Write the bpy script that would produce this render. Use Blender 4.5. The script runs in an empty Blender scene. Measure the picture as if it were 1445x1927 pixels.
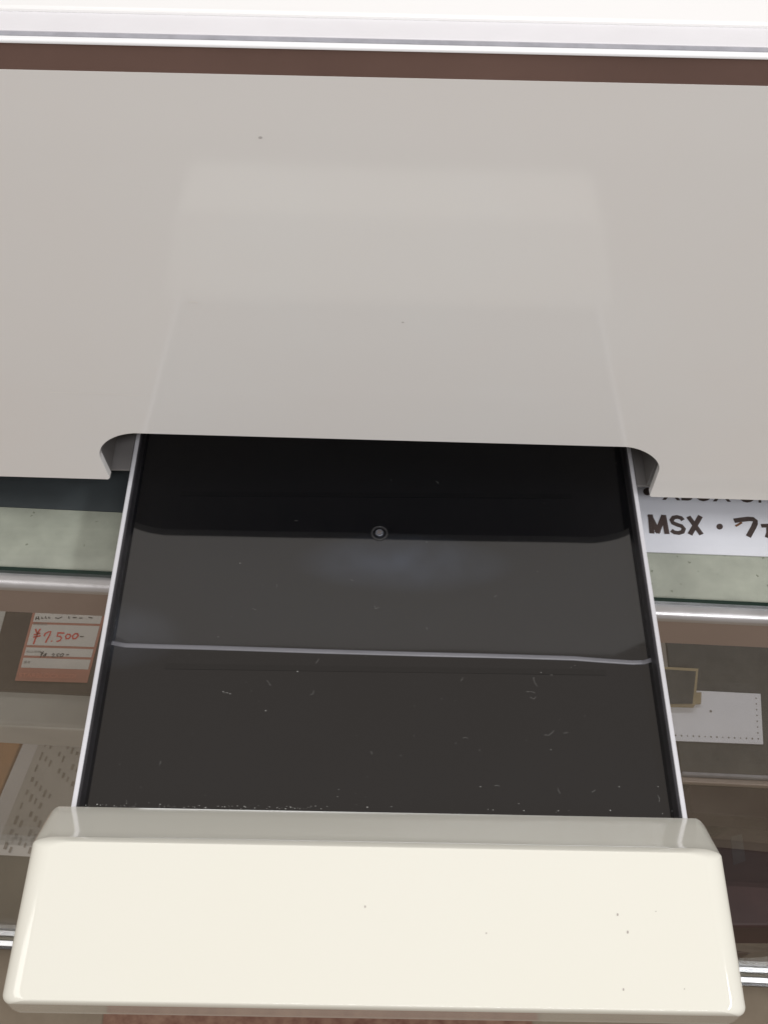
import bpy, bmesh, math, random
from mathutils import Vector, noise
random.seed(4)
scene = bpy.context.scene
C = scene.collection

# ------------------------------------------------------------------ camera
PW, PH = 1445.0, 1927.0
PITCH, YAW, ROLL = 1.00896, 0.01974, 0.03878
FPX, CX, CY = 1880.0, 734.9, 963.5
EYE = Vector((-0.0025, 0.0, 0.49017))
cp, sp = math.cos(PITCH), math.sin(PITCH)
cyw, syw = math.cos(YAW), math.sin(YAW)
FW = Vector((syw * cp, cyw * cp, -sp))
RT0 = Vector((cyw, -syw, 0.0))
UP0 = RT0.cross(FW)
RT = math.cos(ROLL) * RT0 + math.sin(ROLL) * UP0
UP = math.cos(ROLL) * UP0 - math.sin(ROLL) * RT0
cd = bpy.data.cameras.new('camera')
cam = bpy.data.objects.new('camera', cd); C.objects.link(cam)
from mathutils import Matrix
m3 = Matrix((RT, UP, -FW)).transposed()
cam.matrix_world = Matrix.Translation(EYE) @ m3.to_4x4()
cd.sensor_fit = 'HORIZONTAL'; cd.sensor_width = 36.0
cd.lens = FPX / PW * 36.0
cd.shift_x = (PW / 2 - CX) / PW
cd.clip_start = 0.01; cd.clip_end = 60
scene.camera = cam

# ------------------------------------------------------------------ light
w = bpy.data.worlds.new('World'); scene.world = w; w.use_nodes = True
w.node_tree.nodes['Background'].inputs[0].default_value = (0.31, 0.275, 0.245, 1)
w.node_tree.nodes['Background'].inputs[1].default_value = 1.0
def lamp(name, loc, target, sx, sy, watt, col):
    l = bpy.data.lights.new(name, 'AREA'); l.shape = 'RECTANGLE'; l.size = sx; l.size_y = sy
    l.energy = watt; l.color = col
    o = bpy.data.objects.new(name, l); C.objects.link(o); o.location = loc
    o.rotation_euler = (Vector(target) - Vector(loc)).to_track_quat('-Z', 'Y').to_euler()
    return o
lamp('ceiling_tube_front', (0.4, -1.30, 2.4), (0.0, 0.15, 0.0), 1.6, 0.3, 28, (0.98, 0.98, 1.0))
lamp('ceiling_tube_right', (2.1, -0.15, 2.5), (0.1, 0.3, 0.0), 1.2, 0.22, 36, (0.98, 0.99, 1.0))
lamp('ceiling_tube_left', (-2.4, -0.15, 2.5), (-0.1, 0.3, 0.0), 1.6, 1.4, 30, (1.0, 0.98, 0.95))
lamp('ceiling_tube_back', (0.1, 1.45, 1.9), (0.0, 0.5, 0.0), 1.5, 0.2, 11, (0.97, 0.98, 1.0))
scene.view_settings.view_transform = 'Standard'
scene.view_settings.look = 'None'
scene.view_settings.exposure = 0.0

# ------------------------------------------------------------------ rays
def ray(px, py):
    return (FW * FPX + RT * (px - CX) + UP * (CY - py)).normalized()
def at_z(px, py, z):
    d = ray(px, py); return EYE + d * ((z - EYE.z) / d.z)
def at_plane(px, py, p, n):
    d = ray(px, py); return EYE + d * ((Vector(p) - EYE).dot(n) / d.dot(n))
def at_y(px, py, y):
    return at_plane(px, py, (0, y, 0), Vector((0, 1, 0)))

# ------------------------------------------------------------------ materials
def mat(name, col, rough=0.5, ior=1.5, metal=0.0, var=0.0, vscale=8.0, bump=0.0, bscale=200.0,
        wave=0.0, wscale=6.0, col2=None, rvar=0.0, trans=None, coat=0.0):
    m = bpy.data.materials.new(name); m.use_nodes = True
    nt = m.node_tree; N = nt.nodes; L = nt.links
    b = N['Principled BSDF']
    b.inputs['Base Color'].default_value = (*col, 1)
    b.inputs['Roughness'].default_value = rough
    b.inputs['IOR'].default_value = ior
    b.inputs['Metallic'].default_value = metal
    if coat: b.inputs['Coat Weight'].default_value = coat; b.inputs['Coat Roughness'].default_value = 0.03
    tc = N.new('ShaderNodeTexCoord')
    def nz(scale, det=4, rg=0.55):
        n = N.new('ShaderNodeTexNoise'); n.inputs['Scale'].default_value = scale
        n.inputs['Detail'].default_value = det; n.inputs['Roughness'].default_value = rg
        L.new(tc.outputs['Object'], n.inputs['Vector']); return n
    if var or col2:
        n = nz(vscale, 6, 0.6)
        r = N.new('ShaderNodeValToRGB')
        r.color_ramp.elements[0].position = 0.3; r.color_ramp.elements[1].position = 0.7
        c2 = col2 or tuple(min(1, c * (1 + var)) for c in col)
        c1 = col if col2 else tuple(c * (1 - var) for c in col)
        r.color_ramp.elements[0].color = (*c1, 1); r.color_ramp.elements[1].color = (*c2, 1)
        L.new(n.outputs['Fac'], r.inputs['Fac']); L.new(r.outputs['Color'], b.inputs['Base Color'])
    if rvar:
        n = nz(vscale * 3, 5, 0.7); mr = N.new('ShaderNodeMapRange')
        mr.inputs['From Min'].default_value = 0.3; mr.inputs['From Max'].default_value = 0.7
        mr.inputs['To Min'].default_value = max(0, rough - rvar); mr.inputs['To Max'].default_value = rough + rvar
        L.new(n.outputs['Fac'], mr.inputs['Value']); L.new(mr.outputs['Result'], b.inputs['Roughness'])
    last = None
    if wave:
        n = nz(wscale, 1, 0.3); bp = N.new('ShaderNodeBump'); bp.inputs['Strength'].default_value = 1.0
        bp.inputs['Distance'].default_value = wave
        L.new(n.outputs['Fac'], bp.inputs['Height']); last = bp
    if bump:
        n = nz(bscale, 3, 0.6); bp = N.new('ShaderNodeBump'); bp.inputs['Strength'].default_value = 1.0
        bp.inputs['Distance'].default_value = bump
        L.new(n.outputs['Fac'], bp.inputs['Height'])
        if last: L.new(last.outputs['Normal'], bp.inputs['Normal'])
        last = bp
    if last: L.new(last.outputs['Normal'], b.inputs['Normal'])
    return m
def srgb(r, g, b):
    f = lambda c: (c / 255 / 12.92) if c <= 10 else ((c / 255 + 0.055) / 1.055) ** 2.4
    return (f(r), f(g), f(b))

M = {}
M['panel'] = mat('cream_panel_plastic', (0.815, 0.785, 0.765), 0.07, 1.55, col2=(0.82, 0.815, 0.805), vscale=4, wave=0.0003, wscale=9, rvar=0.02, bump=0.000004, bscale=1500)
M['lip'] = mat('cream_lip_plastic', (0.780, 0.768, 0.685), 0.08, 1.5, col2=(0.785, 0.775, 0.700), vscale=6, wave=0.0003, wscale=12, bump=0.000003, bscale=1800)
M['inner'] = mat('grey_inner_plastic', (0.17, 0.162, 0.16), 0.45, 1.5, var=0.05)
M['rail'] = mat('pale_rail_plastic', (0.66, 0.66, 0.70), 0.25, 1.5, var=0.02, vscale=30)
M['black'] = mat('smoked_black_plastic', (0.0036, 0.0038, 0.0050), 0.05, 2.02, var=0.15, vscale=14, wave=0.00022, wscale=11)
M['blackwall'] = mat('smoked_wall_plastic', (0.030, 0.027, 0.029), 0.22, 1.5, var=0.1, vscale=40)
M['screw'] = mat('worn_steel_screw', (0.15, 0.16, 0.19), 0.42, 1.5, metal=0.7, var=0.6, vscale=900, bump=0.0003, bscale=1500)
M['alu'] = mat('brushed_aluminium', (0.62, 0.615, 0.63), 0.34, 1.5, metal=0.85, var=0.05, vscale=20, rvar=0.06, bump=0.00002, bscale=500)
M['alu_face'] = mat('anodised_face', (0.42, 0.34, 0.30), 0.42, 1.5, metal=0.55, var=0.06, vscale=7, bump=0.00001, bscale=900)
M['bronze'] = mat('bronze_anodised_face', (0.26, 0.165, 0.14), 0.38, 1.5, metal=0.5, var=0.12, vscale=4, bump=0.00001, bscale=900)
M['seam'] = mat('grey_seam', (0.36, 0.36, 0.40), 0.6, var=0.15, vscale=60)
M['white'] = mat('white_laminate', (0.80, 0.79, 0.82), 0.4, var=0.02, vscale=20)
M['paper'] = mat('white_paper', (0.88, 0.88, 0.95), 0.85, 1.4, var=0.02, vscale=40, bump=0.00003, bscale=300)
M['ink'] = mat('brown_black_ink', (0.075, 0.05, 0.045), 0.7, 1.4, var=0.15, vscale=90)
M['red'] = mat('red_marker', (0.70, 0.10, 0.07), 0.8, 1.4)
M['orange'] = mat('orange_print', (0.50, 0.23, 0.165), 0.8, 1.4, var=0.05, vscale=60)
M['orangepale'] = mat('pale_orange_print', (0.72, 0.30, 0.20), 0.8, 1.4)
M['greyink'] = mat('grey_small_print', (0.26, 0.24, 0.22), 0.8, 1.4)
M['card'] = mat('tag_paper', (0.70, 0.66, 0.62), 0.8, 1.4, var=0.02, vscale=50)
M['darkbox'] = mat('dark_brown_case', (0.075, 0.052, 0.038), 0.4, 1.5, var=0.3, vscale=25)
M['pale'] = mat('pale_grey_box', (0.56, 0.54, 0.50), 0.5, 1.5, var=0.08, vscale=15)
M['greycloth'] = mat('dark_grey_felt', (0.085, 0.085, 0.084), 0.9, 1.4, var=0.15, vscale=120, bump=0.0002, bscale=500)
M['maroon'] = mat('dark_maroon_cloth', (0.058, 0.020, 0.022), 0.8, 1.4, var=0.3, vscale=5)
M['board'] = mat('grey_green_board', (0.24, 0.225, 0.18), 0.6, 1.5, var=0.15, vscale=6)
M['cardboard'] = mat('orange_cardboard', (0.40, 0.21, 0.09), 0.7, 1.4, var=0.25, vscale=9)
M['tan'] = mat('tan_card_edge', (0.42, 0.34, 0.21), 0.8, 1.4, var=0.1, vscale=50)
M['slate'] = mat('slate_underlay', (0.055, 0.065, 0.072), 0.6, 1.5, var=0.2, vscale=18)
M['greenedge'] = mat('dark_green_glass_edge', (0.004, 0.02, 0.014), 0.15, 1.5)
M['sheet'] = mat('printed_sheet', (0.40, 0.37, 0.33), 0.8, 1.4, var=0.05, vscale=30)
M['track'] = mat('bright_track', (0.80, 0.82, 0.85), 0.3, 1.5, metal=0.7)
M['groove'] = mat('dull_black_groove', (0.0034, 0.0036, 0.0045), 0.07, 1.95)
M['dust'] = mat('dust_white', (0.55, 0.55, 0.53), 0.9, 1.4)
M['speck'] = mat('dark_speck', (0.10, 0.085, 0.08), 0.8, 1.4)

def floor_mat(name, a, b_, s):
    m = mat(name, a, 0.7, 1.4, col2=b_, vscale=s); return m
M['floor'] = floor_mat('beige_shop_floor', (0.25, 0.20, 0.145), (0.34, 0.28, 0.21), 9)
M['mat'] = floor_mat('red_brown_patterned_mat', (0.16, 0.065, 0.045), (0.33, 0.20, 0.14), 42)

# speckled green ledge
def ledge_mat():
    m = mat('pale_green_ledge', (0.40, 0.415, 0.35), 0.6, 1.5, var=0.14, vscale=55)
    nt = m.node_tree; N = nt.nodes; L = nt.links; b = N['Principled BSDF']
    src = b.inputs['Base Color'].links[0].from_socket
    tc = N.new('ShaderNodeTexCoord')
    dn = N.new('ShaderNodeTexNoise'); dn.inputs['Scale'].default_value = 900; L.new(tc.outputs['Object'], dn.inputs['Vector'])
    v = N.new('ShaderNodeTexVoronoi'); v.inputs['Scale'].default_value = 170; L.new(tc.outputs['Object'], v.inputs['Vector'])
    ad = N.new('ShaderNodeMath'); ad.operation = 'MULTIPLY_ADD'; ad.inputs[1].default_value = 0.35
    L.new(dn.outputs['Fac'], ad.inputs[0]); L.new(v.outputs['Distance'], ad.inputs[2])
    lt = N.new('ShaderNodeMath'); lt.operation = 'LESS_THAN'; lt.inputs[1].default_value = 0.30; L.new(ad.outputs[0], lt.inputs[0])
    sx = N.new('ShaderNodeSeparateColor'); L.new(v.outputs['Color'], sx.inputs['Color'])
    gt = N.new('ShaderNodeMath'); gt.operation = 'GREATER_THAN'; gt.inputs[1].default_value = 0.62; L.new(sx.outputs[0], gt.inputs[0])
    r = N.new('ShaderNodeMath'); r.operation = 'MULTIPLY'; L.new(lt.outputs[0], r.inputs[0]); L.new(gt.outputs[0], r.inputs[1])
    mx = N.new('ShaderNodeMix'); mx.data_type = 'RGBA'
    L.new(r.outputs[0], mx.inputs['Factor']); L.new(src, mx.inputs['A'])
    mx.inputs['B'].default_value = (0.22, 0.235, 0.18, 1)
    L.new(mx.outputs['Result'], b.inputs['Base Color'])
    return m
M['ledge'] = ledge_mat()

def glass_mat(name, tint, ior=1.5, dust=0.0, rough=0.0):
    m = bpy.data.materials.new(name); m.use_nodes = True
    nt = m.node_tree; N = nt.nodes; L = nt.links; N.clear()
    o = N.new('ShaderNodeOutputMaterial'); t = N.new('ShaderNodeBsdfTransparent'); g = N.new('ShaderNodeBsdfGlossy')
    t.inputs['Color'].default_value = (*tint, 1); g.inputs['Roughness'].default_value = rough
    f = N.new('ShaderNodeFresnel'); ge = N.new('ShaderNodeNewGeometry'); mr = N.new('ShaderNodeMapRange')
    mr.inputs['To Min'].default_value = ior; mr.inputs['To Max'].default_value = 1 / ior
    L.new(ge.outputs['Backfacing'], mr.inputs['Value']); L.new(mr.outputs['Result'], f.inputs['IOR'])
    x = N.new('ShaderNodeMixShader'); L.new(f.outputs[0], x.inputs[0]); L.new(t.outputs[0], x.inputs[1]); L.new(g.outputs[0], x.inputs[2])
    out = x
    if dust:
        d = N.new('ShaderNodeBsdfDiffuse'); d.inputs['Color'].default_value = (0.6, 0.6, 0.58, 1)
        x2 = N.new('ShaderNodeMixShader'); x2.inputs[0].default_value = dust
        L.new(x.outputs[0], x2.inputs[1]); L.new(d.outputs[0], x2.inputs[2]); out = x2
    L.new(out.outputs[0], o.inputs['Surface'])
    return m
M['glass'] = glass_mat('green_tinted_glass', (0.985, 0.99, 0.988), 1.45, 0.008)
M['frontglass'] = glass_mat('front_pane_glass', (0.93, 0.93, 0.92), 1.45, 0.012)

# ------------------------------------------------------------------ builders
def obj(name, bm, m, parent=None, smooth=None, bevel=0.0, seg=3, wn=False):
    me = bpy.data.meshes.new(name)
    bmesh.ops.recalc_face_normals(bm, faces=bm.faces)
    if smooth is not None:
        for f in bm.faces: f.smooth = True
        for e in bm.edges:
            e.smooth = not (len(e.link_faces) == 2 and e.calc_face_angle(0) > math.radians(smooth))
    bm.to_mesh(me); bm.free()
    me.materials.append(m if not isinstance(m, str) else M[m])
    o = bpy.data.objects.new(name, me); C.objects.link(o)
    if parent: o.parent = parent
    if bevel:
        b = o.modifiers.new('bevel', 'BEVEL'); b.width = bevel; b.segments = seg; b.limit_method = 'ANGLE'
        b.angle_limit = math.radians(35); b.harden_normals = False
    if wn:
        n = o.modifiers.new('wn', 'WEIGHTED_NORMAL'); n.keep_sharp = True
    return o
def tag(o, label, cat, group=None, kind=None):
    o['label'] = label; o['category'] = cat
    if group: o['group'] = group
    if kind: o['kind'] = kind
    return o
def thing(name, label, cat, loc=(0, 0, 0), group=None):
    o = bpy.data.objects.new(name, None); C.objects.link(o); o.location = loc; o.empty_display_size = 0.02
    return tag(o, label, cat, group)
def hexa(bm, base, top):
    vb = [bm.verts.new(p) for p in base]; vt = [bm.verts.new(p) for p in top]; n = len(vb)
    bm.faces.new(vb[::-1]); bm.faces.new(vt)
    for i in range(n): bm.faces.new((vb[i], vb[(i + 1) % n], vt[(i + 1) % n], vt[i]))
def prism(bm, pts, down):
    d = Vector(down); hexa(bm, [Vector(p) + d for p in pts], [Vector(p) for p in pts])
def box(bm, x0, x1, y0, y1, z0, z1):
    hexa(bm, [(x0, y0, z0), (x1, y0, z0), (x1, y1, z0), (x0, y1, z0)], [(x0, y0, z1), (x1, y0, z1), (x1, y1, z1), (x0, y1, z1)])
def slab(name, pix, z, th, m, parent=None, **k):
    bm = bmesh.new(); prism(bm, [at_z(x, y, z) for x, y in pix], (0, 0, -th)); return obj(name, bm, m, parent, **k)
def ribbon(bm, pts, wd, to3d, n=Vector((0, 0, 1))):
    P = [to3d(*p) for p in pts]; prev = None
    for i, p in enumerate(P):
        a = P[max(0, i - 1)]; b = P[min(len(P) - 1, i + 1)]
        t = (b - a); 
        if t.length < 1e-9: t = Vector((1, 0, 0))
        s = t.normalized().cross(n) * wd * 0.5
        cur = (bm.verts.new(p - s), bm.verts.new(p + s))
        if prev: bm.faces.new((prev[0], prev[1], cur[1], cur[0]))
        prev = cur
def arc(cx, cy, rx, ry, a0, a1, n=10):
    return [(cx + rx * math.cos(math.radians(a0 + (a1 - a0) * i / n)), cy + ry * math.sin(math.radians(a0 + (a1 - a0) * i / n))) for i in range(n + 1)]
def quad_map(q, z):
    # q: four picture corners (top left, top right, bottom right, bottom left) of a flat rectangle lying at height z
    P = [at_z(x, y, z) for x, y in q]
    return lambda u, v: (P[0] * (1 - u) + P[1] * u) * (1 - v) + (P[3] * (1 - u) + P[2] * u) * v
def text(name, s, q, z, m, parent=None, offset=0.0, th=0.0002):
    cu = bpy.data.curves.new('txt', 'FONT'); cu.body = s; cu.size = 1.0; cu.offset = offset; cu.resolution_u = 4
    to = bpy.data.objects.new('txt', cu); C.objects.link(to)
    dg = bpy.context.evaluated_depsgraph_get(); me = bpy.data.meshes.new_from_object(to.evaluated_get(dg))
    bpy.data.objects.remove(to); bpy.data.curves.remove(cu)
    xs = [v.co.x for v in me.vertices]; ys = [v.co.y for v in me.vertices]
    f = quad_map(q, z); x0, x1, y0, y1 = min(xs), max(xs), min(ys), max(ys)
    for v in me.vertices: v.co = f((v.co.x - x0) / (x1 - x0), 1 - (v.co.y - y0) / (y1 - y0))
    me.name = name; me.materials.clear(); me.materials.append(M[m])
    o = bpy.data.objects.new(name, me); C.objects.link(o)
    if parent: o.parent = parent
    return o

# ================================================================== setting
FLOOR_Z = -1.56
bm = bmesh.new(); box(bm, -4, 4, -3, 4, FLOOR_Z - 0.05, FLOOR_Z)
o = obj('floor', bm, 'floor'); o['kind'] = 'structure'

# ================================================================== display case (glass counter)
GZ = -0.035                      # top of the counter glass
RA = at_z(0, 1090, GZ - 0.002); RB = at_z(1445, 1158.5, GZ - 0.002)
EX = (RB - RA).normalized(); EY = Vector((-EX.y, EX.x, 0)); O = (RA + RB) / 2; O.z = 0
def S(u, v, z): return O + EX * u + EY * v + Vector((0, 0, z))
def sbox(name, u0, u1, v0, v1, z0, z1, m, parent, **k):
    bm = bmesh.new(); hexa(bm, [S(u0, v0, z0), S(u1, v0, z0), S(u1, v1, z0), S(u0, v1, z0)], [S(u0, v0, z1), S(u1, v0, z1), S(u1, v1, z1), S(u0, v1, z1)])
    return obj(name, bm, m, parent, **k)
def v_of(px, py, z): return (at_z(px, py, z) - O).dot(EY)
case = thing('display_case', 'long glass showcase counter with aluminium rails that the cream machine stands on', 'showcase', (O.x, O.y, 0))
case_inv = Matrix.Translation(-Vector((O.x, O.y, 0)))
def under(parent, o):
    o.parent = parent; o.matrix_parent_inverse = Matrix.Translation(-parent.location); return o
HALF = 0.95
DEEP = 0.50
VG = v_of(0, 1071, GZ - 0.005)          # front edge of the glass sheet
RAIL_H = 0.0
# rail profile: top strip, rounded bright nose, brown front face
zt = GZ - 0.004
vf = v_of(0, 1093, zt)
zb_ = at_plane(722, 1186, S(0, vf - 0.003, 0), EY).z
bm = bmesh.new()
prof = [(VG - 0.0005, zt - 0.006), (VG - 0.0005, zt)] + [(vf + 0.0015 - 0.0045 * math.sin(a), zt - 0.0045 + 0.0045 * math.cos(a)) for a in [math.radians(d) for d in range(0, 91, 15)]] + [(vf - 0.003, zb_), (vf + 0.012, zb_)]
def extr(bm, prof, u0, u1):
    a = [bm.verts.new(S(u0, v, z)) for v, z in prof]; b = [bm.verts.new(S(u1, v, z)) for v, z in prof]; n = len(prof)
    for i in range(n): bm.faces.new((a[i], a[(i + 1) % n], b[(i + 1) % n], b[i]))
    bm.faces.new(a[::-1]); bm.faces.new(b)
extr(bm, prof[:9] + [(vf - 0.003, zt - 0.0062), (vf + 0.010, zt - 0.0062)], -HALF, HALF)
under(case, obj('front_rail', bm, 'alu', smooth=35))
under(case, sbox('rail_face', -HALF, HALF, vf - 0.0025, vf + 0.010, zb_, zt - 0.0065, 'alu_face', None))
under(case, sbox('top_glass', -HALF, HALF, VG, DEEP, GZ - 0.005, GZ, 'glass', None))
under(case, sbox('glass_edge', -HALF, HALF, VG - 0.0030, VG - 0.0006, GZ - 0.0048, GZ - 0.0004, 'greenedge', None))
VL = v_of(0, 954.4, GZ - 0.007)
under(case, sbox('ledge', -HALF, HALF, VG + 0.0012, VL, GZ - 0.012, GZ - 0.0068, 'ledge', None))
under(case, sbox('ledge_lip', -HALF, HALF, VG + 0.0012, VG + 0.0032, GZ - 0.0067, GZ - 0.0056, 'ledge', None))
under(case, sbox('underlay', -HALF, HALF, VL + 0.0008, VL + 0.09, GZ - 0.013, GZ - 0.0075, 'slate', None))
BOT = at_plane(722, 1800, S(0, vf + 0.004, 0), EY).z
under(case, sbox('front_glass', -HALF, HALF, vf + 0.003, vf + 0.008, BOT - 0.0008, zb_ - 0.0005, 'frontglass', None))
sh = 0.012
under(case, sbox('bottom_track', -HALF, HALF, vf - 0.010, vf - 0.0005, BOT - 0.006, BOT - 0.001, 'track', None, bevel=0.001))
under(case, sbox('track_bed', -HALF, HALF, vf - 0.014, vf - 0.0002, BOT - 0.02, BOT - 0.0065, 'blackwall', None))
under(case, sbox('sill', -HALF, HALF, vf + 0.0002, vf + 0.0095, BOT - 0.02, BOT - 0.001, 'board', None, bevel=0.001))
under(case, sbox('base_board', -HALF, HALF, vf + 0.0125, DEEP, BOT - 0.02, BOT, 'board', None))
under(case, sbox('plinth', -HALF, HALF, vf + 0.03, DEEP, FLOOR_Z, BOT - 0.021, 'darkbox', None))
for u in (-HALF, HALF):
    under(case, sbox('end_panel', u - 0.006, u + 0.006, vf + 0.02, DEEP, BOT + 0.001, GZ - 0.014, 'frontglass', None))
# the right hand shelf with its three-line aluminium lip
SZ = at_plane(1367, 1456, S(0, vf + 0.02, 0), EY).z
vS = vf + 0.02
ul = (at_z(1283, 1455, SZ) - O).dot(EX)
under(case, sbox('shelf', ul, HALF, vS, DEEP, SZ - 0.006, SZ, 'greycloth', None))
under(case, sbox('shelf_trim', ul, HALF, vS - 0.003, vS - 0.0002, SZ - 0.010, SZ + 0.001, 'seam', None, bevel=0.001))
under(case, sbox('shelf_trim', ul, HALF, vS - 0.009, vS - 0.0035, SZ - 0.010, SZ - 0.003, 'alu_face', None, bevel=0.0015))

# things on the shelves ------------------------------------------------
# pale game console body with a dark lid on the left, tag on it
Z1 = -0.315
bm = bmesh.new()
q = [at_z(x, y, Z1) for x, y in ((-160, 1355), (240, 1378), (330, 1120), (-60, 1100))]
prism(bm, q, (0, 0, -0.05))
pale = thing('storage_box', 'pale grey flat box with dark brown lid, at left inside the showcase', 'box', q[0])
under(pale, obj('box_body', bm, 'pale', bevel=0.004))
bm = bmesh.new()
q2 = [at_z(x, y, Z1 + 0.008) for x, y in ((-60, 1290), (168, 1303), (215, 1090), (40, 1080))]
q2 = [at_z(x, y, Z1 + 0.008) for x, y in ((-30, 1296), (175, 1306), (250, 1090), (30, 1075))]
prism(bm, q2, (0, 0, -0.0075))
under(pale, obj('dark_lid', bm, 'darkbox', bevel=0.002))
# price tag
TZ = Z1 + 0.010
TQ = [(66, 1137), (202, 1141), (164, 1285), (28, 1281)]
tg = thing('price_tag', 'orange bordered price tag with red handwritten ¥7,500 behind the glass', 'price tag', at_z(28, 1281, TZ))
slabq = lambda q, z, th, m, n, par, **k: under(par, slab(n, q, z, th, m, None, **k))
slabq(TQ, TZ, 0.0006, 'orange', 'tag_card', tg)
tm = quad_map(TQ, TZ)
def tmz(dz): 
    f = quad_map(TQ, TZ + dz); return f
def tagpatch(name, u0, u1, v0, v1, m, dz):
    f = tmz(dz); bm = bmesh.new(); vs = [bm.verts.new(f(u, v)) for u, v in ((u0, v1), (u1, v1), (u1, v0), (u0, v0))]; bm.faces.new(vs)
    return under(tg, obj(name, bm, m))
tagpatch('field', 0.035, 0.965, 0.03, 0.24, 'card', 0.0003)
tagpatch('field', 0.035, 0.965, 0.27, 0.545, 'card', 0.0003)
tagpatch('field', 0.035, 0.965, 0.575, 0.68, 'card', 0.0003)
tagpatch('field', 0.035, 0.965, 0.71, 0.835, 'card', 0.0003)
def strokes(name, lines, wd, m, dz=0.0006, par=None):
    f = tmz(dz); bm = bmesh.new()
    for l in lines: ribbon(bm, l, wd, f)
    return under(par or tg, obj(name, bm, m))
def tline(x, y):  # picture position on the tag -> tag coordinates
    p = at_z(x, y, TZ); a, b, d = tm(0, 0), tm(1, 0), tm(0, 1)
    e1, e2 = b - a, d - a; r = p - a
    det = e1.x * e2.y - e1.y * e2.x
    return ((r.x * e2.y - r.y * e2.x) / det, (e1.x * r.y - e1.y * r.x) / det)
def Z(l):  # strokes given in the enlarged crop (x/9.03+20, y/9.03+1150)
    return [tline(x / 9.03 + 20, y / 9.03 + 1150) for x, y in l]
px_w = (at_z(101, 1220, TZ) - at_z(100, 1220, TZ)).length
strokes('price_writing', [
    Z([(425, 305), (440, 350), (462, 385)]), Z([(512, 300), (480, 345), (460, 390), (425, 470), (390, 565)]),
    Z([(395, 405), (450, 392), (510, 375)]), Z([(385, 445), (450, 435), (515, 420)]),
    Z([(575, 430), (590, 385), (640, 360), (690, 345), (670, 410), (630, 480), (600, 540)]),
    Z([(700, 505), (712, 520)]),
    Z([(800, 375), (860, 372), (925, 378)]), Z([(815, 375), (800, 430), (850, 430), (878, 460), (850, 505), (790, 518)]),
    Z([(1030, 400), (980, 395), (945, 430), (960, 475), (1000, 470), (1035, 430), (1020, 400)]),
    Z([(1160, 390), (1110, 385), (1065, 425), (1080, 475), (1120, 470), (1165, 420), (1150, 388)]),
], 3.2 * px_w, 'red')
strokes('small_price_writing', [
    Z([(520, 690), (535, 715)]), Z([(570, 685), (540, 730), (515, 790)]), Z([(515, 735), (570, 725)]),
    Z([(620, 720), (590, 735), (610, 755), (580, 780), (565, 760), (600, 745), (630, 725)]), Z([(645, 780), (652, 785)]),
    Z([(715, 745), (745, 725), (765, 740), (715, 782), (780, 780)]), Z([(850, 725), (805, 735), (800, 755), (830, 765), (800, 782)]),
    Z([(905, 725), (860, 745), (865, 778), (900, 770), (925, 735), (900, 722)]), Z([(965, 748), (1015, 742)]),
    Z([(1195, 432), (1225, 438), (1262, 436)]),
], 2.1 * px_w, 'speck')
strokes('top_writing', [
    Z([(425, 150), (440, 95)]), Z([(470, 90), (485, 150)]), Z([(430, 130), (480, 125)]), Z([(540, 100), (520, 120), (560, 125)]),
    Z([(600, 90), (585, 120), (620, 122)]), Z([(660, 95), (640, 118), (680, 120)]), Z([(760, 115), (820, 125), (880, 100)]),
    Z([(990, 90), (1000, 130)]), Z([(1060, 112), (1130, 115)]), Z([(1170, 120), (1230, 120)]), Z([(1330, 110), (1400, 120)]),
], 2.1 * px_w, 'speck')
def zq(l): return [(x / 9.03 + 20, y / 9.03 + 1150) for x, y in l]
under(tg, text('printed_heading', '本体価格', zq([(385, 196), (632, 200), (620, 245), (372, 240)]), TZ + 0.0006, 'greyink'))
under(tg, text('printed_heading', '税込価格', zq([(275, 670), (520, 672), (508, 712), (262, 712)]), TZ + 0.0006, 'greyink'))
under(tg, text('printed_heading', '備考', zq([(232, 845), (345, 848), (325, 895), (215, 893)]), TZ + 0.0006, 'greyink'))
under(tg, text('printed_band', 'STARBLOCKSCOI', zq([(150, 1055), (1120, 1072), (1105, 1145), (135, 1128)]), TZ + 0.0006, 'orangepale'))

# lower left: cardboard box and an instruction sheet far below
Z2 = -0.72
bm = bmesh.new(); q = [at_z(x, y, Z2) for x, y in ((-200, 1520), (-22, 1545), (62, 1340), (-60, 1325))]
prism(bm, q, (0, 0, -0.12)); tag(obj('cardboard_box', bm, 'cardboard', bevel=0.002), 'orange brown cardboard box low in the showcase, beside the printed sheet', 'box')
sheet = thing('instruction_sheet', 'faded paper sheet of tiny printed lines lying low in the showcase', 'paper', at_z(30, 1600, Z2))
SQ = [(78, 1320), (240, 1320), (150, 1618), (-46, 1607)]
slabq(SQ, Z2, 0.0008, 'sheet', 'paper_sheet', sheet)
sm = quad_map([(78, 1320), (240, 1320), (150, 1618), (-46, 1607)], Z2 + 0.0005)
bm = bmesh.new(); vs = [bm.verts.new(sm(u, v)) for u, v in ((0.0, 1), (0.17, 1), (0.17, 0), (0.0, 0))]; bm.faces.new(vs)
under(sheet, obj('margin', bm, mat('sheet_margin', (0.52, 0.49, 0.47), 0.8, 1.4, var=0.03)))
sm2 = quad_map([(78, 1320), (240, 1320), (150, 1618), (-46, 1607)], Z2 + 0.0010)
bm = bmesh.new(); rr = random.Random(7)
for i in range(-3, 12):
    for k in range(9):
        u = 0.24 + k * 0.062; v = 0.02 + i * 0.082 + 0.42 * (u - 0.24)
        if v < 0.01 or v > 0.95 or rr.random() < 0.10 + 0.07 * k: continue
        h = rr.uniform(0.030, 0.055) * (1 - 0.05 * k); l = rr.uniform(0.020, 0.034)
        bm.faces.new([bm.verts.new(sm2(*p)) for p in ((u, v + h), (u + l, v + h + 0.004), (u + l, v + 0.004), (u, v))])
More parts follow.
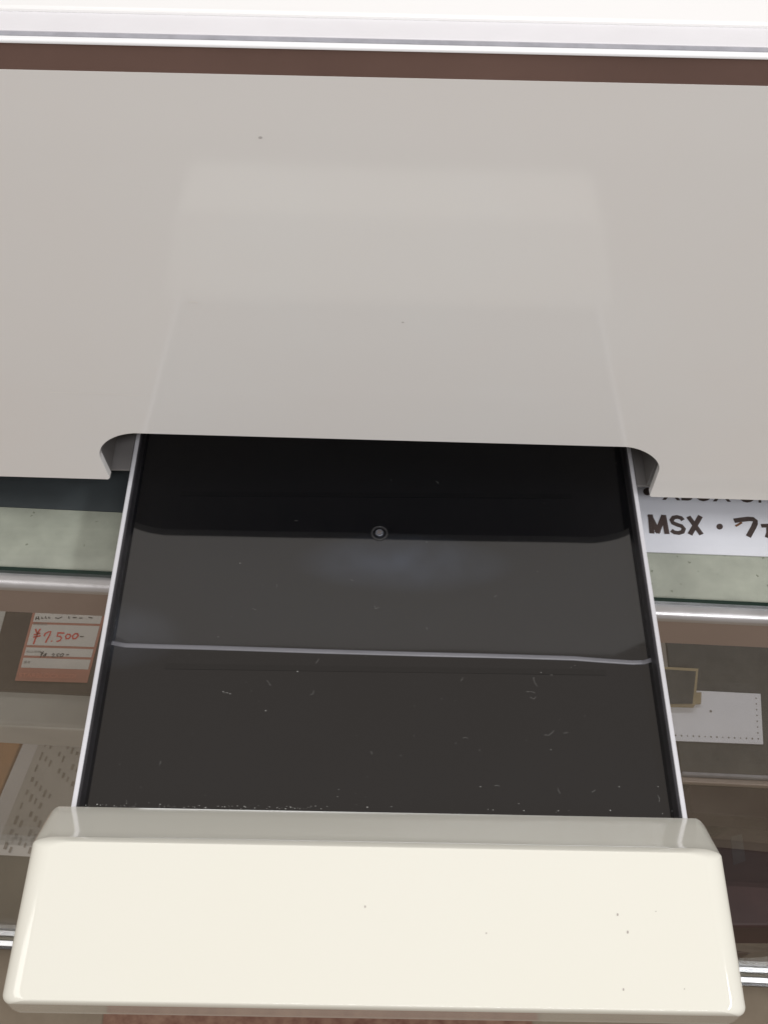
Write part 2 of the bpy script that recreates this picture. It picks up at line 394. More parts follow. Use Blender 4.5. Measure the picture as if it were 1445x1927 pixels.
o = under(sheet, obj('print_lines', bm, mat('sheet_print', (0.23, 0.20, 0.165), 0.8, 1.4, var=0.3, vscale=60))); o['kind'] = 'stuff'

# right shelf: perforated paper, dark case with a tan edge
PQ = [(1230, 1296), (1431, 1306), (1436, 1401), (1240, 1393)]
pp = thing('perforated_paper', 'white perforated paper slip lying on the dark felt shelf', 'paper', at_z(1436, 1401, SZ))
slabq(PQ, SZ + 0.003, 0.0012, 'paper', 'slip', pp)
pf = quad_map(PQ, SZ + 0.0034)
bm = bmesh.new()
def dot(u, v, r=0.0011):
    c = pf(u, v); vs = [bm.verts.new(c + Vector((r * math.cos(a), r * math.sin(a), 0))) for a in [i * math.pi / 3 for i in range(6)]]; bm.faces.new(vs)
for i in range(19): dot(0.955 - i * 0.0565, 0.90, 0.0009 if i % 3 else 0.0007)
for i in range(8): dot(0.955, 0.90 - i * 0.115, 0.0008)
dot(0.52, 0.40, 0.0013)
under(pp, obj('perforation', bm, 'greyink'))['kind'] = 'stuff'
cb = thing('card_case', 'dark square card with a thin tan border lying over the perforated paper', 'case', at_z(1306, 1326, SZ))
slabq([(1210, 1253), (1314, 1258.5), (1308, 1327), (1215, 1325)], SZ + 0.012, 0.007, 'tan', 'tan_backing', cb)
slabq([(1205, 1257), (1309.5, 1263.5), (1303, 1324), (1210, 1325)], SZ + 0.0135, 0.001, 'greycloth', 'dark_face', cb)
slabq([(1304, 1304), (1320, 1303), (1319, 1324), (1306, 1324)], SZ + 0.008, 0.003, 'tan', 'folded_tab', cb)

# lower right: maroon cloth bundle, dark case with a label
Z3 = -0.80
bm = bmesh.new()
NX, NY = 26, 22
Q = [at_z(x, y, Z3) for x, y in ((1200, 1440), (1560, 1450), (1600, 1660), (1230, 1610))]
g = [[None] * (NX + 1) for _ in range(NY + 1)]
for j in range(NY + 1):
    for i in range(NX + 1):
        u, v = i / NX, j / NY
        p = (Q[0] * (1 - u) + Q[1] * u) * (1 - v) + (Q[3] * (1 - u) + Q[2] * u) * v
        p.z += 0.03 * noise.noise(Vector((u * 3, v * 3, 1))) + 0.012 * noise.noise(Vector((u * 9, v * 7, 4)))
        g[j][i] = bm.verts.new(p)
for j in range(NY):
    for i in range(NX): bm.faces.new((g[j][i], g[j][i + 1], g[j + 1][i + 1], g[j + 1][i]))
geo = bmesh.ops.solidify(bm, geom=list(bm.faces), thickness=0.01)
tag(obj('folded_cloth', bm, 'maroon', smooth=60), 'dark maroon cloth heaped under the right shelf', 'cloth')
bm = bmesh.new(); q = [at_z(x, y, Z3 + 0.05) for x, y in ((1290, 1600), (1440, 1520), (1600, 1560), (1600, 1745), (1340, 1745))]
q = q[::-1]
prism(bm, q, (0, 0, -0.12)); dc = thing('dark_case', 'near black case with a small worn label at lower right in the showcase', 'case', q[0])
under(dc, obj('case_body', bm, mat('near_black_case', (0.050, 0.024, 0.021), 0.6, 1.5, var=0.3, vscale=8), bevel=0.004))
slabq([(1375, 1575), (1396, 1570), (1403, 1620), (1380, 1629)], Z3 + 0.0513, 0.001, mat('worn_label', (0.085, 0.08, 0.085), 0.7, var=0.2, vscale=90), 'worn_label', dc)

for k, (quad, z, th, nm, col, lab) in enumerate((
    (((1296, 1478), (1470, 1486), (1480, 1545), (1300, 1530)), -0.70, 0.05, 'slim_box', (0.040, 0.015, 0.016), 'slim dark red box just below the right shelf edge'),
    (((1310, 1722), (1450, 1700), (1470, 1790), (1330, 1800)), -1.2, 0.06, 'low_box', (0.085, 0.058, 0.042), 'brown box on the bottom board at lower right in the showcase'))):
    bm = bmesh.new(); prism(bm, [at_z(x, y, z) for x, y in quad[::-1]], (0, 0, -th))
    tag(obj(nm, bm, mat(nm + '_card', col, 0.6, 1.5, var=0.3, vscale=14), bevel=0.002), lab, 'box')
# mat on the shop floor
bm = bmesh.new(); q = [at_z(x, y, FLOOR_Z + 0.006) for x, y in ((196, 1902), (1000, 1912), (1040, 2300), (150, 2300))]
prism(bm, q, (0, 0, -0.0055)); tag(obj('floor_mat', bm, 'mat'), 'reddish brown patterned mat on the shop floor in front of the showcase', 'mat')

# ================================================================== shop sign under the counter glass
PZ = GZ - 0.0052
sg = thing('paper_sign', 'white paper sign lettered MSX lying under the counter glass at right', 'sign', at_z(1300, 1040, PZ))
slabq([(1150, 1036), (1580, 1052), (1580, 880), (1150, 860)][::-1], PZ, 0.0008, 'paper', 'sign_paper', sg)
TZ2 = PZ + 0.00015
under(sg, text('sign_letters', 'XBOX ONE', [(1244, 908), (1480, 914), (1482, 948), (1246, 941)], TZ2, 'ink', offset=0.012))
def pxf(z): return lambda x, y: at_z(x, y, z)
pw = (at_z(1301, 990, PZ) - at_z(1300, 990, PZ)).length
def stroke(name, lines, wd):
    bm = bmesh.new()
    for k, l in enumerate(lines): ribbon(bm, l, wd * 1.17 * pw, pxf(TZ2 + 0.00005 * k))
    return under(sg, obj(name, bm, 'ink'))
stroke('sign_letter', [[(1226.5, 1004), (1223.5, 968)], [(1222, 969), (1239, 1003)], [(1236, 1003), (1249, 970)], [(1248.5, 969), (1255, 1005)]], 8.2)
stroke('sign_letter', [[(1285, 979), (1281, 974.5), (1274, 972.8), (1267, 974), (1263.5, 979), (1266, 984), (1274, 987.5), (1282, 990), (1286.5, 995), (1284, 1001), (1277, 1003), (1269, 1002), (1263, 998)]], 7.4)
stroke('sign_letter', [[(1295, 972), (1320, 1006)], [(1318, 971), (1298, 1006)]], 8)
stroke('sign_letter', [[(1381, 980), (1395, 978), (1408, 976.5), (1417, 977), (1421, 980), (1421, 985), (1418, 992), (1413, 1001), (1408, 1010)]], 8.5)
stroke('sign_letter', [[(1432, 989.5), (1450, 989), (1475, 989)], [(1446, 993), (1446, 1003), (1443, 1012)]], 7)
for cx_, cy_, r in ((1354, 991, 6.2), (1218, 925, 8)):
    bm = bmesh.new()
    bm.faces.new([bm.verts.new(at_z(cx_ + r * math.cos(a), cy_ + 0.9 * r * math.sin(a), TZ2)) for a in [i * math.pi / 8 for i in range(16)]][::-1])
    under(sg, obj('sign_dot', bm, 'ink'))
bm = bmesh.new(); ribbon(bm, [(1384, 990), (1388, 988), (1392, 985.5), (1396, 983)], 4 * pw, pxf(TZ2 + 0.0002))
under(sg, obj('rust_stain', bm, mat('rust_stain', (0.20, 0.09, 0.04), 0.8, 1.4, var=0.4, vscale=300)))

# ================================================================== cabinet behind
YB = 0.72
def back(y_px_l, y_px_r, yoff=0):
    return (at_y(0, y_px_l, YB + yoff).z + at_y(1445, y_px_r, YB + yoff).z) / 2
L0 = at_y(0, 66, YB); R0 = at_y(1445, 98, YB)
# front line of the cabinet as seen, kept horizontal
zb0 = (L0.z + R0.z) / 2
A = at_z(0, 70, zb0); B = at_z(1445, 102, zb0)
BX = (B - A).normalized(); BY = Vector((-BX.y, BX.x, 0)); BO = (A + B) / 2; BO.z = 0
def T(u, v, z): return BO + BX * u + BY * v + Vector((0, 0, z))
def tbox(name, u0, u1, v0, v1, z0, z1, m, parent, **k):
    bm = bmesh.new(); hexa(bm, [T(u0, v0, z0), T(u1, v0, z0), T(u1, v1, z0), T(u0, v1, z0)], [T(u0, v0, z1), T(u1, v0, z1), T(u1, v1, z1), T(u0, v1, z1)])
    return under(parent, obj(name, bm, m, **k))
bc = thing('white_cabinet', 'white cabinet top edged by a bronze and aluminium rail behind the machine', 'cabinet', (BO.x, BO.y, 0))
def bv(px, py, z): return (at_z(px, py, z) - BO).dot(BY)
tbox('rail_face', -0.9, 0.9, 0.000, 0.012, zb0 - 0.085, zb0 - 0.0026, 'bronze', bc)
bm = bmesh.new()
r_ = 0.0022
pr = [(0.003, zb0 - 0.0024), (0.003, zb0)] + [(r_ - 0.002 - r_ * math.sin(math.radians(d)), zb0 - r_ + r_ * math.cos(math.radians(d))) for d in range(0, 91, 15)] + [(-0.002, zb0 - 0.0028), (-0.0001, zb0 - 0.0028), (-0.0001, zb0 - 0.0024)]
a = [bm.verts.new(T(-0.9, v, z)) for v, z in pr]; b = [bm.verts.new(T(0.9, v, z)) for v, z in pr]
for i in range(len(pr)): bm.faces.new((a[i], a[(i + 1) % len(pr)], b[(i + 1) % len(pr)], b[i]))
bm.faces.new(a[::-1]); bm.faces.new(b)
under(bc, obj('rail_nose', bm, mat('white_highlight_edge', (0.93, 0.94, 0.96), 0.35, 1.5), smooth=35))  # rail highlight put into the colour: near-white base on the aluminium nose
v1 = 0.0085
v2 = 0.034
tbox('seam_strip', -0.9, 0.9, 0.0033, v1, zb0 - 0.0023, zb0 + 0.0003, 'seam', bc)
tbox('edge_board', -0.9, 0.9, v1 + 0.0003, v2, zb0 - 0.02, zb0 + 0.001, 'white', bc, bevel=0.0008)
tbox('top_board', -0.9, 0.9, v2 + 0.0003, v2 + 0.5, zb0 - 0.02, zb0 + 0.004, mat('glossy_white_top', (0.93, 0.93, 0.93), 0.25, 1.5), bc, bevel=0.003)
tbox('cabinet_body', -0.9, 0.9, 0.0125, v2 + 0.5, FLOOR_Z, zb0 - 0.0205, 'white', bc)

# ================================================================== the cream machine
YP, AL = 0.3225, 0.087
PN = Vector((0, -math.cos(AL), math.sin(AL)))       # outward normal of the front panel
def PP(px, py, d=0.0):
    return at_plane(px, py, Vector((0, YP, 0)) + PN * d, PN)
mach = thing('drawer_machine', 'glossy cream plastic machine with its smoked black drawer pulled out', 'machine', (0, YP + 0.05, GZ))
def qb(a, c, b, n=12):
    return [((1 - t) ** 2 * a[0] + 2 * t * (1 - t) * c[0] + t * t * b[0], (1 - t) ** 2 * a[1] + 2 * t * (1 - t) * c[1] + t * t * b[1]) for t in [i / n for i in range(n + 1)]]
def cb3(a, b, c, d, n=14):
    o = []
    for i in range(n + 1):
        t = i / n; s = 1 - t
        o.append(tuple(s ** 3 * a[k] + 3 * s * s * t * b[k] + 3 * s * t * t * c[k] + t ** 3 * d[k] for k in (0, 1)))
    return o
out = [(-260, 889), (203.5, 902.2), (206.8, 899.5)] + cb3((189, 862), (180, 838), (210, 817), (252, 815.3)) \
    + cb3((1176, 841), (1212, 843), (1248, 866), (1239, 888)) + [(1222.5, 932.5), (1225, 935.2), (1700, 949), (1700, 166.5), (-260, 123.5)]
bm = bmesh.new()
# the face is moulded slightly hollow: it leans back more at the foot than at the top
PU = Vector((0, math.sin(AL), math.cos(AL)))
s0, s1 = (PP(722, 920) - Vector((0, YP, 0))).dot(PU), (PP(722, 140) - Vector((0, YP, 0))).dot(PU)
HOLLOW = 0.0004
def hollow(p):
    base = p.copy(); d = (base - EYE).normalized()
    for _ in range(4):
        t = ((p - Vector((0, YP, 0))).dot(PU) - s0) / (s1 - s0)
        sag = -HOLLOW * 4 * t * (1 - t) if -0.2 < t < 1.2 else 0
        p = base + d * (sag / d.dot(PN))
    return p
F = [PP(x, y) for x, y in out]
face = bm.faces.new([bm.verts.new(p) for p in F])
NS = 30
for k in range(1, NS):
    c = Vector((0, YP, 0)) + PU * (s0 + (s1 - s0) * k / NS)
    bmesh.ops.bisect_plane(bm, geom=bm.verts[:] + bm.edges[:] + bm.faces[:], plane_co=c, plane_no=PU, dist=1e-6)
for v in bm.verts: v.co = hollow(v.co)
ret = bmesh.ops.extrude_face_region(bm, geom=bm.faces[:])
for e in ret['geom']:
    if isinstance(e, bmesh.types.BMVert):
        near_top = (e.co - Vector((0, YP, 0))).dot(PU) > s1 - 0.006
        e.co -= PN * 0.0045
        if near_top: e.co -= PU * 0.0042
under(mach, obj('front_panel', bm, 'panel', bevel=0.0010, seg=3, smooth=35, wn=True))
F = [hollow(p) for p in F]
XL, XR = F[0].x, F[-3].x
ztop = (F[-1].z + F[-2].z) / 2; ytop = (F[-1].y + F[-2].y) / 2
# body behind the panel: falls away steeply to the back
def hslab(name, pts, m):
    bm = bmesh.new(); n = len(pts)
    a = [bm.verts.new((XL + 0.004, y, z)) for y, z in pts]; b = [bm.verts.new((XR - 0.004, y, z)) for y, z in pts]
    for i in range(n): bm.faces.new((a[i], a[(i + 1) % n], b[(i + 1) % n], b[i]))
    bm.faces.new(a[::-1]); bm.faces.new(b)
    return under(mach, obj(name, bm, m))
hslab('back_shell', [(ytop + 0.001, ztop - 0.012), (ytop + 0.004, ztop - 0.012), (ytop + 0.13, 0.03), (ytop + 0.13, -0.02), (ytop + 0.127, -0.02), (ytop + 0.127, 0.03)], 'panel')
for x in (XL + 0.0035, XR - 0.0065):
    bm = bmesh.new(); pts = [(YP + 0.006, -0.02), (YP + 0.005, 0.0), (ytop, ztop - 0.014), (ytop + 0.125, 0.03), (ytop + 0.125, -0.02)]
    hexa(bm, [(x, y, z) for y, z in pts], [(x + 0.003, y, z) for y, z in pts])
    under(mach, obj('side_wall', bm, 'panel'))
bm = bmesh.new()
def ptp(x, y): return hollow(PP(x, y)) + PN * 0.00008
for l, wd in (([(92, 738), (150, 739), (200, 741), (268, 744)], 0.00035), ([(356, 568), (364, 567), (372, 569)], 0.0009), ([(925, 1), (925, 1)], 0)):  # a real scratch, then a painted glint for the lip corner mirrored here
    if wd: ribbon(bm, l, wd, ptp, PN)
under(mach, obj('scratch_and_glint', bm, mat('pale_scratch_glint', (0.80, 0.78, 0.75), 0.5)))['kind'] = 'stuff'
# floor plates seen through the notch, inner walls
zpl = -0.0006
pl_l = at_z(240, 884, zpl); pl_r = at_z(1213, 914, zpl)
TW = 0.1515
def bx(name, x0, x1, y0, y1, z0, z1, m, par=mach, **k):
    bm = bmesh.new(); box(bm, x0, x1, y0, y1, z0, z1); return under(par, obj(name, bm, m, **k))
yend = ytop + 0.12
def fplate(pts):
    bm = bmesh.new(); prism(bm, [(x, y, zpl) for x, y in pts], (0, 0, -0.0014)); return under(mach, obj('floor_plate', bm, 'inner', bevel=0.0003))
RLX = lambda y: tl0.x + (tl02.x - tl0.x) * (y - tl0.y) / (tl02.y - tl0.y)
RRX = lambda y: tr0.x + (tr02.x - tr0.x) * (y - tr0.y) / (tr02.y - tr0.y)
tl0, tr0, tl02, tr02 = at_z(133, 1520, 0), at_z(1293, 1535, 0), at_z(257, 815, 0), at_z(1188, 850, 0)
fplate([(XL + 0.01, pl_l.y), (RLX(pl_l.y) - 0.0004, pl_l.y), (RLX(yend) - 0.0004, yend), (XL + 0.01, yend)])
fplate([(RRX(pl_r.y) + 0.0004, pl_r.y), (XR - 0.01, pl_r.y), (XR - 0.01, yend), (RRX(yend) + 0.0004, yend)])
bx('under_plate', XL + 0.01, XR - 0.01, YP + 0.06, yend, -0.030, -0.0262, 'inner')
il = at_z(208.5, 886, zpl).x; ir = at_z(1215, 905, zpl).x
bx('inner_wall', il - 0.003, il, YP + 0.009, yend, zpl + 0.0003, 0.045, 'inner')
bx('inner_wall', ir, ir + 0.003, YP + 0.009, yend, zpl + 0.0003, 0.045, 'inner')
for x in (XL + 0.05, XR - 0.05, -0.17, 0.17):
    for y in (YP + 0.05, yend - 0.02):
        bm = bmesh.new(); bmesh.ops.create_cone(bm, cap_ends=True, segments=20, radius1=0.008, radius2=0.009, depth=0.0295 if abs(x) > .2 else .0045,
            matrix=Matrix.Translation((x, y, (GZ - 0.006) / 2 if abs(x) > .2 else GZ + 0.0027)))
        under(mach, obj('rubber_foot', bm, 'blackwall', smooth=40))

# ------------------------------------------------------------------ drawer
Y1 = 0.1357; FZ = -0.0085; YE = yend - 0.01
tl = at_z(133, 1520, 0); trr = at_z(1293, 1535, 0)
tl2 = at_z(257, 815, 0); tr2 = at_z(1188, 850, 0)
def xl(y): return tl.x + (tl2.x - tl.x) * (y - tl.y) / (tl2.y - tl.y)
def xr(y): return trr.x + (tr2.x - trr.x) * (y - trr.y) / (tr2.y - trr.y)
YF = Y1 - 0.012
bm = bmesh.new(); box(bm, xl(Y1) + 0.004, xr(Y1) - 0.004, YF, YE, -0.0245, FZ - 0.003)
drawer = under(mach, obj('drawer', bm, 'blackwall', bevel=0.001))
def dpart(name, bm, m, **k):
    o = obj(name, bm, m, **k); o.parent = drawer; o.matrix_parent_inverse = Matrix.Identity(4); return o
RW = 0.0024
for s in (0, 1):
    bm = bmesh.new()
    X = (lambda y: xl(y)) if s == 0 else (lambda y: xr(y) - RW)
    hexa(bm, [(X(YF), YF, -0.020), (X(YF) + RW, YF, -0.020), (X(YE) + RW, YE, -0.020), (X(YE), YE, -0.020)],
         [(X(YF), YF, 0), (X(YF) + RW, YF, 0), (X(YE) + RW, YE, 0), (X(YE), YE, 0)])
    dpart('side_rail', bm, 'rail', bevel=0.0004, seg=2)
    bm = bmesh.new()
    X2 = (lambda y: xl(y) + RW + 0.0001) if s == 0 else (lambda y: xr(y) - RW - 0.0011)
    sg_ = 1 if s == 0 else -1
    b0 = 0.0010 
    pts = []
    for y in (YF, YE):
        xo = X2(y) if s == 0 else X2(y) + 0.001
        pts.append([(xo, y, -0.0008), (xo + sg_ * 0.0012, y, -0.0008), (xo + sg_ * 0.0016, y, FZ + 0.0001), (xo, y, FZ + 0.0001)])
    hexa(bm, pts[0], pts[1])
    dpart('inner_side', bm, mat('smoked_side', (0.028, 0.027, 0.031), 0.3, 1.45, var=0.2, vscale=60) if s == 0 else bpy.data.materials['smoked_side'])
# reflected glare painted into the tray floor colour as two bluish patches
def paint_glare(m, spots):
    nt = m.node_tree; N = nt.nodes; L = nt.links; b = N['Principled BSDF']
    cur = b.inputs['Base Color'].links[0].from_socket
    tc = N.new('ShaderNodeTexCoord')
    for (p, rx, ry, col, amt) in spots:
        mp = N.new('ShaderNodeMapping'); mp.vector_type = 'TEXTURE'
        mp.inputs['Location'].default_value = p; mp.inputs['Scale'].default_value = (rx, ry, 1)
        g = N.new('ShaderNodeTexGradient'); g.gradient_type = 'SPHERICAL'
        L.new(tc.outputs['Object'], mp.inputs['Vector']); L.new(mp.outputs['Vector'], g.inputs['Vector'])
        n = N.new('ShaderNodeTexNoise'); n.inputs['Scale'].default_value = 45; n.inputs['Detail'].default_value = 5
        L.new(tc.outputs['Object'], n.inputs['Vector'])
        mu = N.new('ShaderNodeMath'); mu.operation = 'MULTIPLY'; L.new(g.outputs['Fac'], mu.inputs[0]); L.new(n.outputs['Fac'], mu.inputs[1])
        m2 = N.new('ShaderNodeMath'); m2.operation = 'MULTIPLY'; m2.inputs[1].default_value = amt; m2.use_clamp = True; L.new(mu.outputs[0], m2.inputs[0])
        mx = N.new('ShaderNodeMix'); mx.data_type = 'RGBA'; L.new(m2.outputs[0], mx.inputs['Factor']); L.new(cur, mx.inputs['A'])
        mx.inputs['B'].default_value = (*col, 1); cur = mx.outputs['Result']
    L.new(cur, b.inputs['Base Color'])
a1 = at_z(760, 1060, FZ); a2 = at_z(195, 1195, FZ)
paint_glare(M['black'], [((a1.x, a1.y, FZ), 0.065, 0.020, (0.06, 0.078, 0.115), 0.9), ((a2.x, a2.y, FZ), 0.045, 0.022, (0.06, 0.07, 0.09), 1.0)])
# tray floor: slightly warped moulded sheet
bm = bmesh.new(); NX, NY = 90, 70
xs0, xs1 = -1, 1
gr = []
for j in range(NY + 1):
    y = YF + (YE - YF) * j / NY; row = []
    a_, b_ = xl(y) + RW + 0.0012, xr(y) - RW - 0.0012
    for i in range(NX + 1):
        u = i / NX; x = a_ + (b_ - a_) * u
        dl = (x - a_); dr = (b_ - x); z = FZ
        z += 0.00006 * noise.noise(Vector((x * 14, y * 9, 3.0)))
        for d in (dl, dr):
            if d < 0.02: z += 0.00012 * (1 - d / 0.02) ** 2
        row.append(bm.verts.new((x, y, z)))
    gr.append(row)
for j in range(NY):
    for i in range(NX): bm.faces.new((gr[j][i], gr[j][i + 1], gr[j + 1][i + 1], gr[j + 1][i]))
rim = [gr[0][i] for i in range(NX + 1)] + [gr[j][NX] for j in range(1, NY + 1)] + [gr[NY][i] for i in range(NX - 1, -1, -1)] + [gr[j][0] for j in range(NY - 1, 0, -1)]
low = [bm.verts.new((v.co.x, v.co.y, FZ - 0.0025)) for v in rim]
for k in range(len(rim)): bm.faces.new((rim[k], low[k], low[(k + 1) % len(rim)], rim[(k + 1) % len(rim)]))
bm.faces.new(low)
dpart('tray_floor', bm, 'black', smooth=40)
# shallow moulded ribs
for (a, b_) in (((340, 929), (1075, 934)), ((310, 1254), (1140, 1266))):
    p, q_ = at_z(*a, FZ), at_z(*b_, FZ); t = (q_ - p); n_ = Vector((-t.y, t.x, 0)).normalized() * 0.0016
    bm = bmesh.new(); zz = Vector((0, 0, 0.00014)); bm.faces.new([bm.verts.new(v + zz) for v in (p - n_, q_ - n_, q_ + n_, p + n_)])
    dpart('floor_groove', bm, 'groove')
# wavy grey ridge across the floor
bm = bmesh.new()
rp = [(190, 1210), (200, 1209), (212, 1209.5), (224, 1212), (236, 1214), (300, 1216), (380, 1218), (460, 1220.5), (610, 1225.5), (800, 1231), (930, 1234), (1000, 1236), (1080, 1238.5), (1130, 1242.5), (1190, 1246.5), (1212, 1246), (1226, 1241.5), (1238, 1241.5)]
tp = [at_z(x, y, FZ + 0.0005) for x, y in rp]
pwf = (at_z(701, 1230, FZ) - at_z(700, 1230, FZ)).length
prev = None
for i, p in enumerate(tp):
    a_, b_ = tp[max(0, i - 1)], tp[min(len(tp) - 1, i + 1)]; t = (b_ - a_).normalized(); n_ = Vector((-t.y, t.x, 0)) * pwf * 4.6
    d_ = Vector((0, 0, 0.0005))
    cur = [bm.verts.new(q) for q in (p - n_ - d_, p - n_ * .75, p + n_ * .75, p + n_ - d_)]
    if prev:
        for k in range(3): bm.faces.new((prev[k], prev[k + 1], cur[k + 1], cur[k]))
    prev = cur
dpart('floor_ridge', bm, mat('grey_ridge_plastic', (0.17, 0.17, 0.19), 0.3, 1.5, var=0.2, vscale=6), smooth=60)
# screw
sc = at_z(714, 1004, FZ)
bm = bmesh.new()
bmesh.ops.create_cone(bm, cap_ends=True, segments=28, radius1=0.0026, radius2=0.0022, depth=0.0010, matrix=Matrix.Translation(sc + Vector((0, 0, 0.0009))))
for a in (0.5, 0.5 + math.pi / 2):
    pass
dpart('screw', bm, 'screw', smooth=40, bevel=0.0003)
bm = bmesh.new()
for a in (0.6, 0.6 + math.pi / 2):
    d = Vector((math.cos(a), math.sin(a), 0)) * 0.0017; n_ = Vector((-d.y, d.x, 0)).normalized() * 0.00045; c = sc + Vector((0, 0, 0.00142 if a < 1 else 0.00144))
    bm.faces.new([bm.verts.new(p) for p in (c - d - n_, c + d - n_, c + d + n_, c - d + n_)])
dpart('screw_slot', bm, 'speck')
bm = bmesh.new(); n = 48; R1, R2 = 0.0037, 0.0050
for i in range(n):
    a0, a1 = 2 * math.pi * i / n, 2 * math.pi * (i + 1) / n
    P_ = lambda r, a, z: bm.verts.new(sc + Vector((r * math.cos(a), r * math.sin(a), z)))
    for (ra, za, rb, zb) in ((R1, 0.0002, R1 + .0004, 0.0009), (R1 + .0004, 0.0009, R2 - .0004, 0.0009), (R2 - .0004, 0.0009, R2, 0.0002)):
        bm.faces.new((P_(ra, a0, za), P_(rb, a0, zb), P_(rb, a1, zb), P_(ra, a1, za)))
bmesh.ops.remove_doubles(bm, verts=bm.verts, dist=1e-6)
dpart('screw_ring', bm, mat('ring_grey_plastic', (0.035, 0.035, 0.037), 0.25, 1.6, var=0.4, vscale=400), smooth=20)

# front lip -----------------------------------------------------------
H = 0.0496; YT = at_z(737, 1592, H).y; WT = 0.1473; YB_ = YT; YFR = 0.0447
def rrect(x0, x1, y0, y1, rx, ry, p, rf, n=12):
    pts = []
    for (cx_, cy_, ax, ay, a0, e) in ((x1 - rx, y1 - ry, rx, ry, 0, p), (x0 + rx, y1 - ry, rx, ry, 90, p), (x0 + rf, y0 + rf, rf, rf, 180, 1), (x1 - rf, y0 + rf, rf, rf, 270, 1)):
        for i in range(n + 1):
            a = math.radians(a0 + 90 * i / n); c, s_ = math.cos(a), math.sin(a)
            pts.append((cx_ + ax * math.copysign(abs(c) ** e, c), cy_ + ay * math.copysign(abs(s_) ** e, s_)))
    return pts
bm = bmesh.new()
rings = []
xoff = 0.0
WB = 0.1605
levels = []
for z in (-0.006, -0.002, 0.0, 0.012, 0.024, 0.036, H - 0.006):
    t = max(0, z) / H
    levels.append((z, WB + (WT + 0.0012 - WB) * t, Y1 - 0.0005 + (YB_ - Y1) * t, YFR + 0.0010 - 0.0018 * t, 0))
for k in range(1, 9):
    th = math.radians(90 * k / 8)
    z = H - 0.006 * (1 - math.sin(th)); t = z / H; c = 1 - math.cos(th)
    levels.append((z, WB + (WT + 0.0012 - WB) * t, Y1 + (YB_ - Y1) * t, YFR - 0.0008, c))
skL = at_z(100, 1585, H)
for (z, xh, yb, yf, c) in levels:
    ix = 0.0085 * c; iy = 0.0010 * c; iff = 0.0016 * c; tt = min(1, max(0, z / H))
    if c == 0 and z > H - 0.007: pass
    pts = rrect(-xh + ix, xh - ix, yf + iff, yb - iy, 0.0055 + 0.0065 * tt, 0.0085 - 0.0055 * tt, 1.25 - 0.25 * tt, 0.004)
    rings.append([bm.verts.new((x + 0.0, y, z)) for x, y in pts])
n = len(rings[0])
for a, b in zip(rings, rings[1:]):
    for i in range(n): bm.faces.new((a[i], a[(i + 1) % n], b[(i + 1) % n], b[i]))
bm.faces.new(rings[0][::-1]); bm.faces.new(rings[-1])
dpart('front_lip', bm, 'lip', smooth=50, wn=True)
bm = bmesh.new()
for x, y, r in ((687, 1707, 2.0), (1162, 1722, 2.4), (1181, 1755, 2.6), (1173, 1863, 2.2), (1288, 1862, 1.2), (1234, 1716, 1.2), (915, 1757, 1.6)):
    bm.faces.new([bm.verts.new(at_z(x + 0.7 * r * math.cos(a), y + 1.2 * r * math.sin(a), H + 0.0001)) for a in [i * math.pi / 4 for i in range(8)]][::-1])
dpart('grime_specks', bm, mat('faint_grime', (0.40, 0.36, 0.33), 0.8))['kind'] = 'stuff'
bm = bmesh.new()
for x, y, r in ((490, 258, 3.2), (758, 606, 1.8)):
    bm.faces.new([bm.verts.new(0.0001 * PN + hollow(PP(x + 1.2 * r * math.cos(a), y + 0.8 * r * math.sin(a)))) for a in [i * math.pi / 4 for i in range(8)]][::-1])
under(mach, obj('grime_specks', bm, mat('faint_grey_mark', (0.50, 0.48, 0.47), 0.8)))['kind'] = 'stuff'

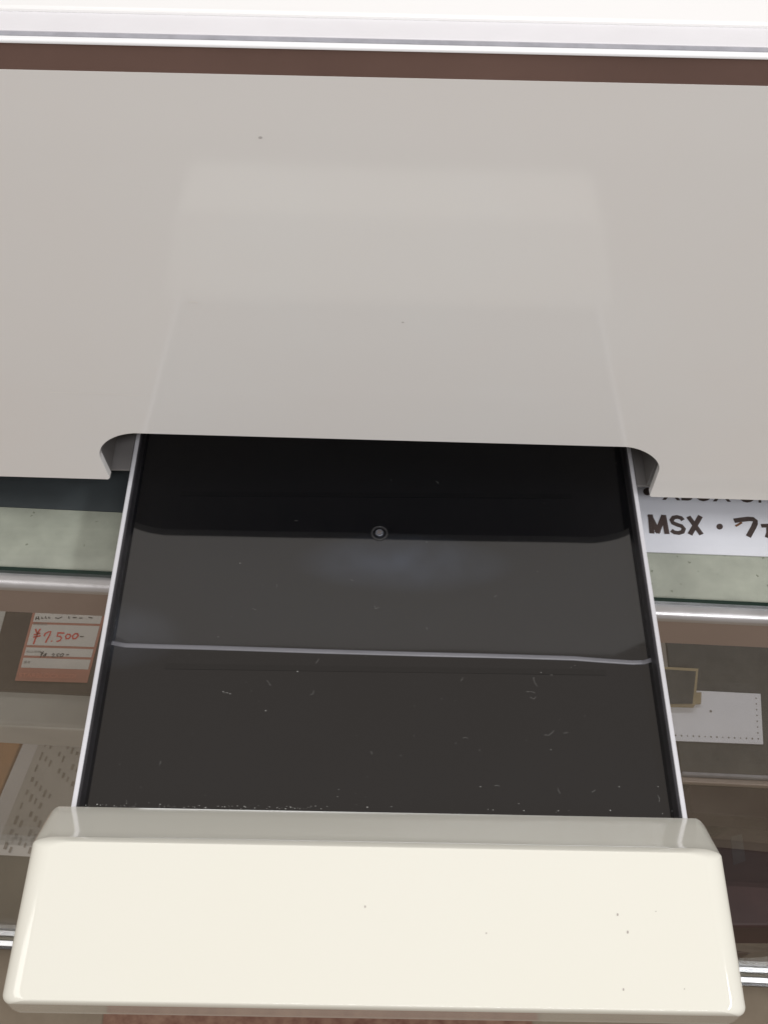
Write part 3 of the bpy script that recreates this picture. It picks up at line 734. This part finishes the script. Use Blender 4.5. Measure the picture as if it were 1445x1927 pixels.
# dust in the tray -------------------------------------------------------
bm = bmesh.new(); rd = random.Random(21)
def flake(x, y, s):
    c = at_z(x, y, FZ + 0.0005); k = rd.randint(3, 5); a0 = rd.random() * 6
    vs = [bm.verts.new(c + Vector((s * rd.uniform(.5, 1) * math.cos(a0 + i * 2 * math.pi / k), s * rd.uniform(.5, 1) * math.sin(a0 + i * 2 * math.pi / k), rd.uniform(0, s * .5)))) for i in range(k)]
    bm.faces.new(vs)
for i in range(110):
    x = 140 + 1145 * rd.random()
    if rd.random() < 0.65: x = 160 + 430 * rd.random() ** 1.2
    y = 1517 + (x - 133) * 0.013 - abs(rd.gauss(0, 3.5)) + 1
    flake(x, y, rd.choice((0.0001,0.00014,0.0002,0.0003,0.0004)))
for i in range(150):
    x, y = rd.uniform(180, 1230), rd.uniform(850, 1515)
    flake(x, y, rd.choice((0.00006, 0.00008, 0.0001, 0.00012, 0.00016, 0.00022)))
def hair(x, y, L_, wd=0.000045, curl=0.5):
    a = rd.random() * 6.3; pts = [(x, y)]
    for i in range(9):
        a += rd.gauss(0, curl); x += L_ / 9 * math.cos(a); y += L_ / 9 * math.sin(a) * 0.9; pts.append((x, y))
    ribbon(bm, pts, wd, pxf(FZ + 0.0006))
for x, y, L_ in ((990, 1302, 18), (998, 1312, 14), (1042, 1376, 22), (1060, 1380, 10), (1050, 1484, 12), (940, 1480, 10), (1005, 1275, 20), (1240, 1510, 16),
                 (430, 1305, 10), (520, 1100, 8), (475, 1145, 8), (600, 1240, 12), (705, 1140, 14), (510, 1290, 14), (1120, 1487, 8), (1035, 1270, 8), (590, 1300, 14), (870, 1276, 8), (660, 1090, 7), (800, 1180, 9), (935, 1120, 7), (560, 980, 6), (820, 905, 8), (300, 1440, 9), (700, 1420, 8), (880, 1390, 10)):
    hair(x, y, L_)
for x, y in ((500, 1338), (420, 1302), (428, 1304), (433, 1306), (904, 1481), (976, 1513), (1018, 1266), (560, 1264), (452, 1060), (1165, 1481), (1238, 1481), (635, 1500)): flake(x, y, 0.00035)
tag(obj('dust', bm, 'dust'), 'white dust flecks and hairs scattered over the black tray floor', 'dust', kind='stuff')
print('lip', [tuple(round(c, 3) for c in at_z(66, 1580, H)), tuple(round(c, 3) for c in at_z(1348, 1585, H)), tuple(round(c, 3) for c in at_z(10, 1885, H)), tuple(round(c, 3) for c in at_z(1400, 1908, H))])
print('base', at_z(105, 1521, 0), at_z(1308, 1537, 0), 'S', SZ, 'BOT', BOT, 'rail', zb_, vf, VG, 'cab', zb0, v1, v2)
